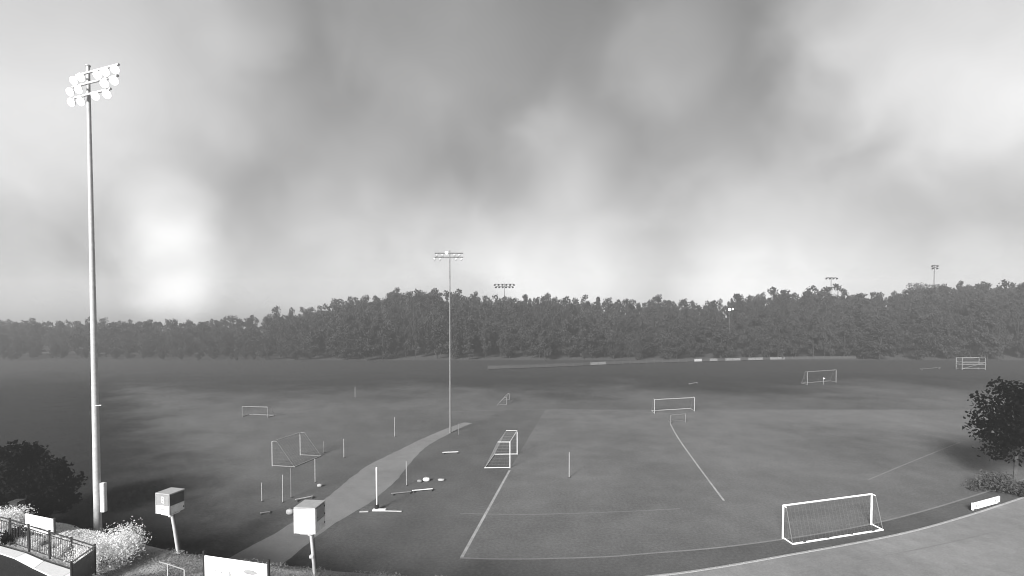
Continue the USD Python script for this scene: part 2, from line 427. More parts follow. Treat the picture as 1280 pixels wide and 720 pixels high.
# paved strip with a kerb along the near right side
edge = [(640, 736), (700, 733), (800, 723), (850, 717.5), (909, 708.5), (988, 694.5), (1063, 681), (1132, 667), (1218, 643), (1280, 622.5), (1360, 596)]
ec = curve([G(u, v, 0.12) for u, v in edge], 50)
near = [G(1360, 596, .12) + np.array([12, -14, 0]), np.array([60, 5, 0]), np.array([-2, 5, 0])]
sheet(list(ec) + near, 0.12, M['track'], 'paved_strip', thick=0.14, kind='structure')
kc = ec[6:]
kroot = thing('kerb', 'pale concrete kerb stones edging the paved strip on the right', 'kerb')
tag(kroot, kind='structure')
cum = np.r_[0, np.cumsum(np.linalg.norm(np.diff(ec[:, :2], axis=0), axis=1))]
s = 0.0
while s < cum[-1] - 1.0:
    a = np.array([np.interp(s + .006, cum, ec[:, k]) for k in range(2)]); b = np.array([np.interp(s + 0.99, cum, ec[:, k]) for k in range(2)])
    d = b - a; L = np.linalg.norm(d)
    nrm = np.array([-d[1], d[0]]) / L
    mid = (a + b) / 2 + nrm * (0.09 if nrm[1] > 0 else -0.09)
    obj('kerb_stone', cbox((L, 0.18, 0.17), (mid[0], mid[1], 0.063 + rng.uniform(-.004, .004)), 0.02, math.atan2(d[1], d[0])), M['kerb'], kroot, smooth=False)
    s += 1.0
# faint lane line on the strip
lane = curve([G(u, v, .12) for u, v in [(1000, 716), (1080, 700), (1160, 684), (1230, 668), (1300, 648)]], 30)
obj('lane_line', ribbon(lane, 0.12, 0.125), M['path'], None, smooth=False, kind='structure')

# terrace on the left: crest line, top surface with fine unevenness, slope down to the field
crest = [(-140, 606), (-60, 622), (0, 636), (60, 650), (120, 664), (180, 679), (230, 690), (300, 698), (360, 706), (430, 713.5), (520, 720), (600, 727), (680, 738)]
cc = curve([G(u, v, TZ) for u, v in crest], 90)
rows = []
for k, t in enumerate(np.r_[np.linspace(0, 1, 28)]):
    inner = np.array([0.0, 3.0])
    row = np.c_[cc[:, :2] * (1 - t) + (cc[:, :2] * 0.25 + inner * 0.3) * t, np.full(len(cc), TZ)]
    row[:, 2] += 0.10 * (meshkit.fbm(np.c_[row[:, :2] * 1.3, np.zeros(len(row))], 3, 5) - 0.5) * (1 if k else .7) - (0.05 if k == 0 else 0.0)
    rows.append(row)
slope = [np.c_[cc[:, :2] * (1 + 0.055 * k), np.full(len(cc), TZ - 1.0 * k - (0.15 if k < 5 else .3))] for k in (5, 4, 3, 2, 1)]
grid = np.array(slope + rows)
a, b = grid.shape[:2]
idx = np.arange(a * b).reshape(a, b)
fq = np.stack([idx[:-1, :-1], idx[1:, :-1], idx[1:, 1:], idx[:-1, 1:]], -1).reshape(-1, 4)
tm = trimesh.Trimesh(grid.reshape(-1, 3), np.vstack([fq[:, [0, 1, 2]], fq[:, [0, 2, 3]]]), process=False)
if tm.face_normals[:, 2].mean() < 0:
    tm.invert()
obj('grass_bank', tm, M['bank'], smooth=True, kind='structure')

# pavement slabs beside the railing, dark ground below them
up_e = [(-60, 664), (0, 682.5), (32, 691.5), (55, 701.5), (92, 713.5), (130, 726)]
lo_e = [(-60, 676), (0, 691.5), (18, 697.5), (43, 710.5), (72, 724), (105, 740)]
SZ = TZ + 0.10
side = thing('pavement', 'pale concrete slab pavement beside the black railing at lower left', 'pavement')
tag(side, kind='structure')
for k, mm in zip(range(5), ('slab_c', 'slab_a', 'slab_b', 'slab_a', 'slab_c')):
    quad = np.array([G(*up_e[k], SZ), G(*up_e[k + 1], SZ), G(*lo_e[k + 1], SZ), G(*lo_e[k], SZ)])
    c = quad.mean(0)
    quad = c + (quad - c) * 0.993
    pts = np.vstack([quad, quad - [0, 0, .16]])
    pts = np.vstack([pts, c + (quad - c) * .985 + [0, 0, .008]])
    obj('slab', trimesh.convex.convex_hull(pts), M[mm], side, smooth=False)
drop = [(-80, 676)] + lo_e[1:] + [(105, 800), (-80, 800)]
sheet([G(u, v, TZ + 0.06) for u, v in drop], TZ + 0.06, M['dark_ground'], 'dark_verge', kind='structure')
kb = curve([G(u, v, SZ) for u, v in lo_e], 30)

# ------------------------------------------------------------------ railing
rail = thing('railing', 'black metal picket railing along the pale slab pavement', 'railing')
base = [(-22, 671), (13, 681), (36.5, 689.5), (62.5, 698.5), (90, 708), (119, 718.5)]
rail_h = [1.02] * 6
bp = [G(u, v, TZ + 0.06) for u, v in base]
for p in bp:
    obj('post', cbox((.06, .06, 1.12), p + [0, 0, .55], .008), M['dark'], rail)
    obj('post_cap', cbox((.075, .075, .03), p + [0, 0, 1.125], .008), M['dark'], rail)
for i in range(len(bp) - 1):
    a, b = bp[i], bp[i + 1]
    for name, z, r in (('top_rail', 1.07, .024), ('mid_rail', .94, .016), ('bottom_rail', .12, .016)):
        obj(name, tube([a + [0, 0, z], b + [0, 0, z]], r, 8), M['dark'], rail)
    n = int(np.linalg.norm(b - a) / 0.125)
    for k in range(1, n):
        p = a + (b - a) * k / n
        obj('picket', box((.014, .014, .82), p + [0, 0, .53], 0.4), M['dark'], rail, smooth=False)
# return of the railing towards the camera, a solid gate panel on it
end = bp[-1]; dirv = np.array([-end[0] * 0.02 - 0.12, -1.0, 0]); dirv /= np.linalg.norm(dirv)
e2 = end + dirv * 1.3
obj('post', cbox((.06, .06, 1.12), e2 + [0, 0, .55], .008), M['dark'], rail)
obj('handrail', tube([end + [0, 0, 1.07], e2 + [0, 0, 1.07]], .03, 8), M['midgrey'], rail)
mid = (end + e2) / 2
obj('end_panel', cbox((1.24, .03, .86), mid + [0, 0, .53], .006, math.atan2(dirv[1], dirv[0])), M['charcoal'], rail, label='solid charcoal panel closing the railing end')

# ------------------------------------------------------------------ white board behind the railing
bc = P(49.5, 652.5, 22.3)
board = thing('notice_board', 'long white board on short posts behind the black railing', 'board', (bc[0], bc[1], TZ), rotz=-0.34)
bw, bh = 1.95, 0.50
bz = bc[2] - TZ
obj('panel', cbox((bw, .07, bh), (0, 0, bz), .015), M['white_panel'], board)
obj('ledge', cbox((bw + .1, .30, .05), (0.02, -.18, bz - bh / 2 - .03), .015), M['white'], board)
for sx in (-1, 1):
    obj('post', cbox((.07, .07, bz + bh / 2 + .06), (sx * (bw / 2 + .04), .0, (bz + bh / 2 + .06) / 2), .01), M['charcoal'], board)
obj('stripe', box((bw * .38, .004, .03), (bw * .25, -.0375, bz - .17)), M['grey'], board, smooth=False)
obj('stripe', box((bw * .14, .004, .04), (bw * .02, -.0375, bz - .10)), M['slab_a'], board, smooth=False)
# dark box left of the board
p = P(22, 650, 24.8)
bx = thing('utility_box', 'dark squat cabinet to the left of the white board', 'cabinet', (p[0], p[1], TZ))
obj('body', cbox((.42, .4, .60), (0, 0, .30), .03), M['dark'], bx)
obj('lid', cbox((.47, .44, .05), (0, 0, .625), .015), M['dark'], bx)

# ------------------------------------------------------------------ plants on the terrace
def shrub(name, label, cat, at, w, h, n, m, seed, size=0.07, group=None):
    r = np.random.default_rng(seed)
    t = thing(name, label, cat, at, group)
    cl = r.normal(size=(16, 3)) * [w * .22, w * .20, h * .17] + [0, 0, h * .52]
    pts = np.vstack([c + r.normal(size=(n // 16, 3)) * [w * .13, w * .13, h * .13] for c in cl])
    pts[:, 2] = np.abs(pts[:, 2]) + .02
    obj('foliage', leaves(pts, size, r, .9), m, t, smooth=False)
    st = [tube([(0, 0, 0), c * [.4, .4, .5], c], .015, 5, .006) for c in cl[:9]]
    obj('stem', st, M['bark'], t, smooth=False)
    return t


q1 = G(146, 704, TZ)
shrub('shrub', 'large pale overexposed shrub beside the end of the railing', 'shrub', q1, 2.0, 1.35, 9500, M['pale_leaf'], 11, .034)
q1 = G(5, 664, TZ)
shrub('shrub', 'pale shrub at the left edge behind the railing', 'shrub', q1, 1.5, 1.05, 6000, M['pale_leaf'], 12, .034)
q1 = G(4, 683, TZ)
shrub('shrub', 'small dark shrub at the left edge close behind the railing', 'shrub', q1 + [0, .35, 0], .8, .55, 1100, M['dark_leaf'], 13)

r = np.random.default_rng(21)
pts = []
for _ in range(22000):
    t, w = r.uniform(), r.uniform()
    c = np.array([np.interp(t, np.linspace(0, 1, 6), [b_[k] for b_ in bp]) for k in range(2)])
    u = np.interp(t, np.linspace(0, 1, 6), [b_[0] for b_ in base])
    f = G(u + 10, np.interp(u + 10, [q_[0] for q_ in crest], [q_[1] for q_ in crest]) + 6, TZ)[:2]
    xy = c * (1 - w) + f * w + [0, .12]
    hgt = .08 + .42 * meshkit.noise(np.array([[xy[0] * 1.5, xy[1] * 1.5, 0]]), 4)[0] * (1.0 - .72 * w)
    pts.append((xy[0], xy[1], TZ + .02 + hgt * r.uniform() ** .5))
pts = np.array(pts)
gap = meshkit.noise(pts * 2.3, 9)
obj('ground_cover', leaves(pts[gap < .80], .042, r, .8), M['pale_leaf'], None, smooth=False, label='pale low ground cover plants growing behind the black railing', cat='ground cover', kind='stuff')
r = np.random.default_rng(22)
pts = []
while len(pts) < 9000:
    u, v = r.uniform(112, 560), r.uniform(655, 735)
    if v < np.interp(u, [q_[0] for q_ in crest], [q_[1] for q_ in crest]) + 1.5:
        continue
    p = G(u, v, TZ)
    dens = meshkit.noise(np.array([[p[0] * 1.1, p[1] * 1.1, 1.0]]), 3)[0]
    if r.uniform() > dens * 1.3 - .2:
        continue
    pts.append((p[0], p[1], TZ + .02 + .20 * dens * r.uniform()))
obj('bank_plants', leaves(np.array(pts), .05, r, .35), M['bank_leaf'], None, smooth=False, label='grey rough grass and low plants covering the bank in the foreground', cat='grass', kind='stuff')

# handrail among the plants
hr = thing('handrail', 'slim pale handrail between the bank plants and the white banner', 'handrail', G(218, 722, TZ))
h0 = loc_of(hr)[:3, 3]
pa, pb = G(210, 732, TZ), G(231, 738, TZ)
for p, tp in ((pa, 705), (pb, 712)):
    z = P(640, tp, p[1])[2]
    obj('post', tube([p, [p[0], p[1], z]], .022, 8), M['galv'], hr, world=True)
za, zb = P(640, 705, pa[1])[2], P(640, 712, pb[1])[2]
dv = (pb - pa)
obj('top_rail', tube([[pa[0], pa[1], za] - dv * .5, [pa[0], pa[1], za], [pb[0], pb[1], zb], ], .022, 8), M['midgrey'], hr, world=True)

# ------------------------------------------------------------------ banner on two posts
A, B = P(256, 694, 15.0), P(334, 705.5, 14.45)
ang = math.atan2(B[1] - A[1], B[0] - A[0])
wdt = np.linalg.norm((B - A)[:2])
ban = thing('banner_sign', 'white printed banner stretched between two dark posts at bottom of view', 'banner', ((A[0] + B[0]) / 2, (A[1] + B[1]) / 2, TZ), rotz=ang)
zt = (A[2] + B[2]) / 2 - TZ
obj('panel', cbox((wdt, .03, 1.35), (0, 0, zt - .675), .008), M['white_panel'], ban)
for sx in (-1, 1):
    obj('post', cbox((.06, .06, zt + .10), (sx * (wdt / 2 + .04), .01, (zt + .10) / 2), .01), M['dark'], ban)
    obj('post_cap', cbox((.075, .075, .03), (sx * (wdt / 2 + .04), .01, zt + .115), .01), M['dark'], ban)
obj('bottom_rail', cbox((wdt, .05, .05), (0, 0, zt - 1.40), .01), M['dark'], ban)


def ell(w, h, n=24):
    t = np.linspace(0, 2 * np.pi, n, endpoint=False)
    m = trimesh.creation.extrude_polygon(Polygon(np.c_[np.cos(t) * w / 2, np.sin(t) * h / 2]), .004, engine='earcut')
    m.apply_transform(trimesh.transformations.rotation_matrix(math.pi / 2, [1, 0, 0]))
    return m


pxm = wdt / 78
e = ell(17 * pxm, 5.0 * pxm); e.apply_translation(((313.5 - 295) * pxm, -.016, zt - .30)); obj('printed_mark', e, M['ink'], ban, smooth=False)
leaf = trimesh.creation.extrude_polygon(Polygon(np.array([(-2.4, 1.5), (-.6, 2.6), (.6, 3.2), (1.2, 1.6), (2.4, .2), (2.2, -2.6), (-.6, -2.8), (-1, 0)]) * pxm), .004, engine='earcut')
leaf.apply_transform(trimesh.transformations.rotation_matrix(math.pi / 2, [1, 0, 0])); leaf.apply_translation(((288 - 295) * pxm, -.016, zt - .45)); obj('printed_mark', leaf, M['ink'], ban, smooth=False)
for u, zz in ((277.5, -.42), (270.5, -.40), (313, -.44)):
    obj('printed_mark', box((.045, .004, .05), ((u - 295) * pxm, -.017, zt + zz)), M['ink'], ban, smooth=False)

# ------------------------------------------------------------------ cube boxes on posts
def cube_box(label, base_px, cube_px, w, lit, rot):
    b = G(*base_px, TZ)
    c = P(cube_px[0], cube_px[1], b[1])
    t = thing('pole_box', label, 'box sign', (b[0], b[1], TZ), 'cube boxes on posts')
    cz, h, dx = c[2] - TZ, w * 0.98, c[0] - b[0]
    lean = [(0, 0, -.2), (dx * .55, 0, (cz - h / 2) * .6), (dx * .9, 0, cz - h / 2 - .02)]
    obj('post', tube(lean, .062, 12, .055), M['galv'], t)
    obj('foot_plate', cbox((.3, .3, .03), (0, 0, .03), .008), M['galv'], t)

    def put(name, m_, mt, lab=None):
        m_ = m_.copy()
        m_.apply_transform(trimesh.transformations.rotation_matrix(rot, [0, 0, 1])); m_.apply_translation((dx, 0, cz))
        obj(name, m_, mt, t, label=lab)
    s = w * .80
    put('body', cbox((s, s, h), (0, 0, 0), .02), M['midgrey'])
    put('roof_cap', cbox((s + .05, s + .05, .045), (0, 0, h / 2 + .012), .012), M['grey'])
    put('mount_plate', cbox((s * .7, s * .7, .07), (0, 0, -h / 2 - .035), .015), M['white'])
    put('collar', trimesh.creation.cylinder(.09, .12, sections=16, transform=trimesh.transformations.translation_matrix((0, 0, -h / 2 - .13))), M['galv'])
    d = s / 2 + .012
    if lit:
        put('front_panel', cbox((s * .97, .025, h * .94), (0, -d, 0), .008), M['white_panel'], 'blank bright white front panel')
    else:
        put('front_panel', cbox((s * .94, .025, h * .50), (0, -d, h * .21), .008), M['midgrey'], 'grey upper front panel with a pale figure')
        put('lower_panel', cbox((s * .94, .025, h * .40), (0, -d, -h * .26), .008), M['white_panel'], 'white lower front panel')
        for zz in (.30, .17):
            r_ = [cbox((.12, .012, .03), (.03, -d - .017, h * zz + .055), .003), cbox((.12, .012, .03), (.03, -d - .017, h * zz - .055), .003),
                  cbox((.03, .012, .11), (-.025, -d - .017, h * zz), .003), cbox((.03, .012, .11), (.085, -d - .017, h * zz), .003)]
            put('figure', trimesh.util.concatenate(r_), M['white'])
        put('badge', cbox((.22, .012, .07), (.02, -d - .017, -h * .22), .004), M['grey'])
    put('side_panel', cbox((.025, s * .94, h * .50), (d, 0, h * .21), .008), M['charcoal'] if not lit else M['midgrey'])
    put('side_lower_panel', cbox((.025, s * .94, h * .40), (d, 0, -h * .26), .008), M['offwhite'])
    for sx in (-1, 1):
        put('corner_trim', cbox((.035, .035, h * .97), (sx * (s / 2 + .008), -s / 2 - .008, 0), .006), M['grey'] if not lit else M['offwhite'])
    for zz in (-.3, .05, .36):
        put('hinge', cbox((.03, .05, .07), (d + .014, s * .40, h * zz), .008), M['charcoal'])
    put('latch', cbox((.03, .06, .03), (d + .016, -s * .30, h * .1), .006), M['charcoal'])
    obj('cable', tube([(dx * .9 + .09, .02, cz - h / 2 - .05), (dx * .8 + .10, .03, cz - h / 2 - .4), (dx * .4 + .08, .02, (cz - h / 2) * .45), (.07, .02, .05)], .014, 6), M['dark'], t)
    put('back_panel', cbox((s * .94, .025, h * .90), (0, d, 0), .008), M['midgrey'])
    if lit:
        obj('clamp', cbox((.16, .14, .12), (dx * .35 - .05, -.02, (cz - h / 2) * .42), .02), M['galv'], t)
        fr = [cbox((.03, .05, h * .52), (d + .012, -s * .44, h * .21), .006), cbox((.03, .05, h * .52), (d + .012, s * .44, h * .21), .006)]
        put('side_frame', trimesh.util.concatenate(fr), M['offwhite'])


cube_box('cube box on post with grey upper panel, the farther left of two', (223.5, 691), (213, 627), .84, False, -0.26)
cube_box('cube box on post with bright blank white front, nearest the walkway', (394, 719), (387.5, 646.5), .96, True, -0.10)

# ------------------------------------------------------------------ floodlight masts
def lamp_head(parent, at, aim, rad, lens=True, m=None):
    aim = aim / np.linalg.norm(aim)
    prof = np.array([(0.02, -.55), (.30, -.50), (.52, -.30), (.72, 0.0), (.98, .42), (1.0, .50), (.93, .50), (.62, .05), (.1, -.1)]) * rad
    m_ = trimesh.creation.revolve(prof, sections=14)
    T = trimesh.geometry.align_vectors([0, 0, 1], aim); T[:3, 3] = at
    m_.apply_transform(T)
    h = obj('lamp_head', m_, m or M['white'], parent, world=True)
    if lens:
        d = trimesh.creation.cylinder(rad * .93, rad * .04, sections=14); d.apply_translation((0, 0, rad * .46)); d.apply_transform(T)
        obj('lens', d, M['lens'], h, world=True)
    return h


def sub_safe():
    pass


D = 27.5
pt = P(110, 83, D); pbx = P(119, 690, D)
mast = thing('light_mast', 'tall tapered floodlight mast with thirteen lamps rising at left', 'floodlight', (pt[0], pt[1], 0))
hz = pt[2]
zs = np.linspace(-.2, hz, 12)
obj('pole', tube([(pt[0], pt[1], z) for z in zs], .20, 18, .085), M['galv'], mast, world=True)
obj('pole_cap', trimesh.creation.cylinder(.12, .06, sections=16, transform=trimesh.transformations.translation_matrix((0, 0, hz + .03))), M['galv'], mast)
al = math.radians(-21)
uvec = np.array([math.cos(al), math.sin(al), 0])
nv = np.array([math.sin(al), -math.cos(al), 0])
lamps = [[(94, 101), (103, 97), (123.5, 94), (133, 90), (145, 87)], [(89.5, 115), (100, 112), (132, 104.5), (144, 101)], [(91, 128), (103, 127), (121, 120), (135, 118)]]
for row in lamps:
    pts = []
    for (u, v) in row:
        d = ray(u, v); o = np.array([0, 0, CAM_H])
        off = nv * 0.45
        t = np.dot(np.array([pt[0], pt[1], 0]) + off - o, nv) / np.dot(d, nv)
        pts.append(o + d * t)
    pts = np.array(pts)
    tt = pts[:, :2] @ uvec[:2] - np.array([pt[0], pt[1]]) @ uvec[:2]
    c = np.polyfit(tt, pts[:, 2], 1)
    z0 = c[1] + .30
    lo, hi = tt.min() - .06, tt.max() + .06
    arm = lambda t_, z_=0: np.array([pt[0], pt[1], 0]) + uvec * t_ + nv * .35 + [0, 0, z0 + c[0] * t_ + z_]
    obj('crossarm', tube([arm(lo), arm((lo + hi) / 2), arm(hi)], .06, 8), M['offwhite'], mast, world=True)
    for p, t_ in zip(pts, tt):
        aim = np.array([-.05 + .05 * t_, -0.8, -.30])
        hd = lamp_head(mast, p, aim, .22)
        obj('bracket', tube([arm(t_), (arm(t_) + p) / 2 + [0, 0, .12], p - aim / np.linalg.norm(aim) * .12], .028, 6), M['offwhite'], mast, world=True)
enc_t, enc_b = P(116, 605, D - .35), P(119, 642, D - .35)
obj('ballast_box', cbox((.24, .24, enc_t[2] - enc_b[2]), (.42, -.10, (enc_t[2] + enc_b[2]) / 2), .03), M['offwhite'], mast, label='tall narrow pale equipment box strapped to the mast')
sp = P(104, 507, 27.4)
obj('step_bracket', tube([(0.1, -.1, sp[2]), (.42, -.12, sp[2] + .02)], .03, 6), M['offwhite'], mast)

# second mast mid field
D2 = G(565, 541)[1]
b2 = G(565, 541)
b2[0] = P(562.5, 430, D2)[0]
t2 = P(562, 313, D2)[2]
m2 = thing('light_mast', 'slender dark floodlight mast standing mid field left of centre', 'floodlight', (b2[0], b2[1], 0))
obj('pole', tube([(0, 0, z) for z in np.linspace(-.1, t2, 8)], .13, 14, .06), M['mast_grey'], m2)
for zz, us in ((P(560, 319, D2)[2], (546, 553, 568, 574)), (P(560, 324, D2)[2], (543, 550, 570, 577))):
    obj('crossarm', tube([(-1.9, 0, zz + .25), (0, 0, zz + .25), (1.7, 0, zz + .25)], .06, 8), M['charcoal'], m2)
    for k, u in enumerate(us):
        p = P(u, 320, D2); p[2] = zz
        lamp_head(m2, p, np.array([.1 * (k - 1.5), -.3, -.9]), .17)
p = P(558.2, 315.5, D2)
lamp_head(m2, p, np.array([0, -.8, -.4]), .22)
p = P(541.5, 323, D2)

# far masts above the trees
def far_mast(label, u, vtop, vbot, y, wpx, rows, n):
    tp = P(u, vtop, y)
    t = thing('light_mast', label, 'floodlight', (tp[0], tp[1], hill_z(tp[0], y)))
    z0 = hill_z(tp[0], y)
    H = tp[2] - z0
    obj('pole', tube([(0, 0, z) for z in np.linspace(-.3, H, 5)], .28, 10, .14), M['charcoal'], t)
    ppm = FOC / y
    for k in range(rows):
        z = H - .3 - k * 2.2 / ppm * 1.3
        wd = wpx / ppm * (1 - .12 * k)
        obj('crossarm', tube([(-wd / 2, 0, z), (0, 0, z), (wd / 2, 0, z)], .16, 6), M['dark'], t)
        for j in range(n):
            lamp_head(t, np.array([tp[0] + (j / (n - 1) - .5) * wd, tp[1] - .3, z0 + z - .35]), np.array([0, -.5, -.7]), .62, lens=False, m=M['dark'])
    return t


far_mast('far mast with two wide dark lamp rows above the centre treetops', 630.5, 354.5, 372, 285, 24, 2, 6)
far_mast('far mast with one flat lamp row above the trees right of centre', 1039, 346.5, 364, 285, 13, 1, 4)
far_mast('farthest right mast, a thin pole with small dark head', 1168, 331, 358, 285, 6.5, 2, 2)

# a lit lamp among the trees
lp = P(912, 387, 181.0)
lamp = thing('street_lamp', 'lit lamp glowing small and white in front of the dark wood', 'street lamp', (lp[0], lp[1], 0))
obj('pole', tube([(0, 0, 0), (0, 0, lp[2] * .6), (0, 0, lp[2])], .10, 8, .06), M['charcoal'], lamp)
obj('arm', tube([(0, 0, lp[2] - .1), (.5, -.2, lp[2] + .35), (1.0, -.3, lp[2] + .4)], .05, 6), M['charcoal'], lamp)
obj('hood', cbox((.9, .5, .18), (0, -.1, lp[2] + .42), .05), M['charcoal'], lamp)
obj('bulb', trimesh.creation.icosphere(2, .42, ), M['glow'], lamp)
UsdGeom.Xformable(stage.GetPrimAtPath(str(lamp.GetPath()) + '/bulb')).AddTranslateOp().Set(Gf.Vec3d(0, -.15, lp[2]))
sm = trimesh.creation.icosphere(1, .2); sm.apply_translation((1.0, -.3, lp[2] + .2)); obj('small_bulb', sm, M['glow'], lamp)

# ------------------------------------------------------------------ goals
def net_panel(quad, cell=.28, r_=.006):
    """cord grid over a quad a,b,c,d"""
    a, b, c, d = [np.asarray(q_, float) for q_ in quad]
    n1 = max(3, int(np.linalg.norm(b - a) / cell)); n2 = max(3, int(np.linalg.norm(d - a) / cell))
    out = []
    for i in range(n1 + 1):
        t = i / n1
        out.append(tube([a + (b - a) * t, d + (c - d) * t], r_, 3))
    for j in range(n2 + 1):
        t = j / n2
        out.append(tube([a + (d - a) * t, b + (c - b) * t], r_, 3))
    return out


def goal(name, label, P0, P1, h, back, top_back, r_=.06, mat_=None, cat='goal', netr=.006, back_mat=None):
    """P0,P1: feet of the posts; back: vector from the mouth to the rear ground bar; top_back: the same at the top"""
    P0, P1, back, top_back = (np.asarray(x, float) for x in (P0, P1, back, top_back))
    c = (P0 + P1) / 2
    t = thing(name, label, cat, c)
    mt = mat_ or M['white']; bm = back_mat or mt
    a, b = P0 - c, P1 - c
    up = np.array([0, 0, h])
    lift = np.array([0, 0, r_])
    obj('post', tube([a, a + up], r_, 10), mt, t); obj('post', tube([b, b + up], r_, 10), mt, t)
    obj('crossbar', tube([a + up, (a + b) / 2 + up, b + up], r_, 10), mt, t)
    for e_ in (a, b):
        obj('ground_side_bar', tube([e_ + lift, e_ + back + lift], r_ * .8, 8), bm, t)
        if np.linalg.norm(top_back) > .05:
            obj('top_side_bar', tube([e_ + up, e_ + up + top_back], r_ * .6, 8), bm, t)
        obj('stanchion', tube([e_ + up + top_back, e_ + back + lift], r_ * .35, 6), M['net'] if netr else bm, t)
    obj('rear_ground_bar', tube([a + back + lift, (a + b) / 2 + back + lift, b + back + lift], r_, 10), mt, t)
    n = net_panel([a + up + top_back, b + up + top_back, b + back + lift, a + back + lift], .3, netr)
    for e_ in (a, b):
        n += net_panel([e_ + up, e_ + up + top_back, e_ + back + lift, e_ + lift], .3, netr)
    if np.linalg.norm(top_back) > .05:
        n += net_panel([a + up, b + up, b + up + top_back, a + up + top_back], .3, netr)
    obj('net', n, M['net'], t, smooth=False)
    return t


def height(u, vb, vt):
    b = G(u, vb)
    return P(u, vt, b[1])[2]


# near right goal, its back to the camera
A, B = G(978.5, 673), G(1089, 656)
C_, D_ = G(990, 685), G(1103, 660)
bk = ((C_ - A) + (D_ - B)) / 2
goal('soccer_goal', 'large white goal seen from behind on the near right of the pitch', A, B, height(980, 673, 632), bk, bk * .32, .06, netr=.0035)
_g = stage.GetPrimAtPath('/World/soccer_goal')
_c = loc_of(_g)[:3, 3]
for _t in (.12, .37, .63, .88):
    _p = A + (B - A) * _t + bk - _c
    obj('ground_anchor', cbox((.22, .14, .10), _p + [0, 0, .13], .03), M['charcoal'], _g)
# far goal
A, B = G(818, 517), G(868, 514)
goal('soccer_goal', 'white goal at the far end of the pitch, right of centre', A, B, height(818, 517, 499.5), (0.15, 2.2, 0), (0.1, .9, 0), .055, M['dullwhite'])
# small goal in front of it
A, B = G(838.5, 530), G(857, 528)
goal('small_goal', 'small faint goal just in front of the far white goal', A, B, height(838, 530, 519), (0.1, 1.4, 0), (0, .02, 0), .045, M['faint_grey'])
# side-on goal in the centre
A, B = G(637.5, 585), G(646.5, 568)
bkv = G(606, 586) - A; tb = P(621.5, 553, A[1]) - P(637, 553, A[1])
bkv[1] = -.1
goal('soccer_goal', 'white goal seen side-on where the touchline starts near centre', A, B, height(637, 585, 552.5), bkv, (tb[0], 0, 0), .048, M['offwhite'], back_mat=M['offwhite'])
# left goal behind the walkway
A, B = G(340.5, 582.5), G(375.5, 569)
bkv = G(368, 584) - A
goal('soccer_goal', 'dull white goal on the left beyond the walkway', A, B, height(340, 582.5, 552), bkv, bkv * .22, .05, M['dullwhite'], back_mat=M['faint_grey'])
# far left faint goal
A, B = G(303, 521), G(335, 522)
goal('small_goal', 'faint grey goal far out on the left of the field', A, B, height(320, 521, 508), (.2, 1.6, 0), (.1, .5, 0), .05, M['faint_grey'])
# far right goals
A, B = G(1009, 481), G(1045, 478)
goal('soccer_goal', 'faint far goal on the right before the dark wood', A, B, height(1027, 480, 464), (0, 2.2, 0), (0, .8, 0), .08, M['faint_grey'])
pk = P(1029, 479, G(1029, 480)[1] - 1)
ft = thing('flag', 'tiny bright corner flag before the faint far right goal', 'flag', (pk[0], pk[1], 0))
obj('staff', tube([(0, 0, 0), (0, 0, 1.6)], .04, 6), M['dullwhite'], ft)
obj('cloth', trimesh.Trimesh([(0, 0, 1.6), (0, 0, 1.15), (.5, .06, 1.38), (0, .03, 1.6), (0, .03, 1.15), (.5, .09, 1.38)], [(0, 1, 2), (3, 5, 4), (0, 2, 5), (0, 5, 3), (1, 4, 5), (1, 5, 2)]), M['offwhite'], ft, smooth=False)
A, B = G(1208, 463), G(1226, 462)
fs = thing('frame_stand', 'pale open framework stand far away on the right', 'frame', (A + B) / 2)
w_, h_ = np.linalg.norm(B - A), height(1217, 462, 447)
for sx in (-1, 1):
    for sy in (0, 2.0):
        obj('leg', tube([(sx * w_ / 2, sy, 0), (sx * w_ / 2, sy, h_)], .08, 6), M['faint_grey'], fs)
for z in (.35, h_ * .62, h_):
    obj('beam', tube([(-w_ / 2, 0, z), (w_ / 2, 0, z)], .08, 6), M['faint_grey'], fs)
    obj('beam', tube([(-w_ / 2, 2, z), (w_ / 2, 2, z)], .08, 6), M['faint_grey'], fs)
obj('deck', cbox((w_ + .3, 2.3, .14), (0, 1, h_ * .45), .03), M['faint_grey'], fs)
obj('brace', tube([(-w_ / 2, 0, .35), (w_ / 2, 0, h_ * .62)], .06, 6), M['faint_grey'], fs)
# small side-on goal in the distance
A, B = G(633, 506), G(637, 500)
goal('small_goal', 'tiny side-on goal in the distance above the centre goal', A, B, height(633, 506, 497), (-1.5, -.5, 0), (-.3, 0, 0), .05, M['faint_grey'])

# ------------------------------------------------------------------ posts and bars lying about the field
def slim_post(label, ub, vb, vt, r_, m_, base=True):
    b = G(ub, vb)
    t = thing('training_post', label, 'post', b, 'slim posts standing on the field')
    h = P(ub, vt, b[1])[2]
    obj('shaft', tube([(0, 0, .02), (0, 0, h)], r_, 8), m_, t)
    if base:
        obj('foot', trimesh.creation.cylinder(r_ * 3.2, .06, sections=14, transform=trimesh.transformations.translation_matrix((0, 0, .03))), M['charcoal'], t)
    obj('tip', trimesh.creation.icosphere(1, r_ * 1.15, transform=None), m_, t)
    UsdGeom.Xformable(stage.GetPrimAtPath(str(t.GetPath()) + '/tip')).AddTranslateOp().Set(Gf.Vec3d(0, 0, h))


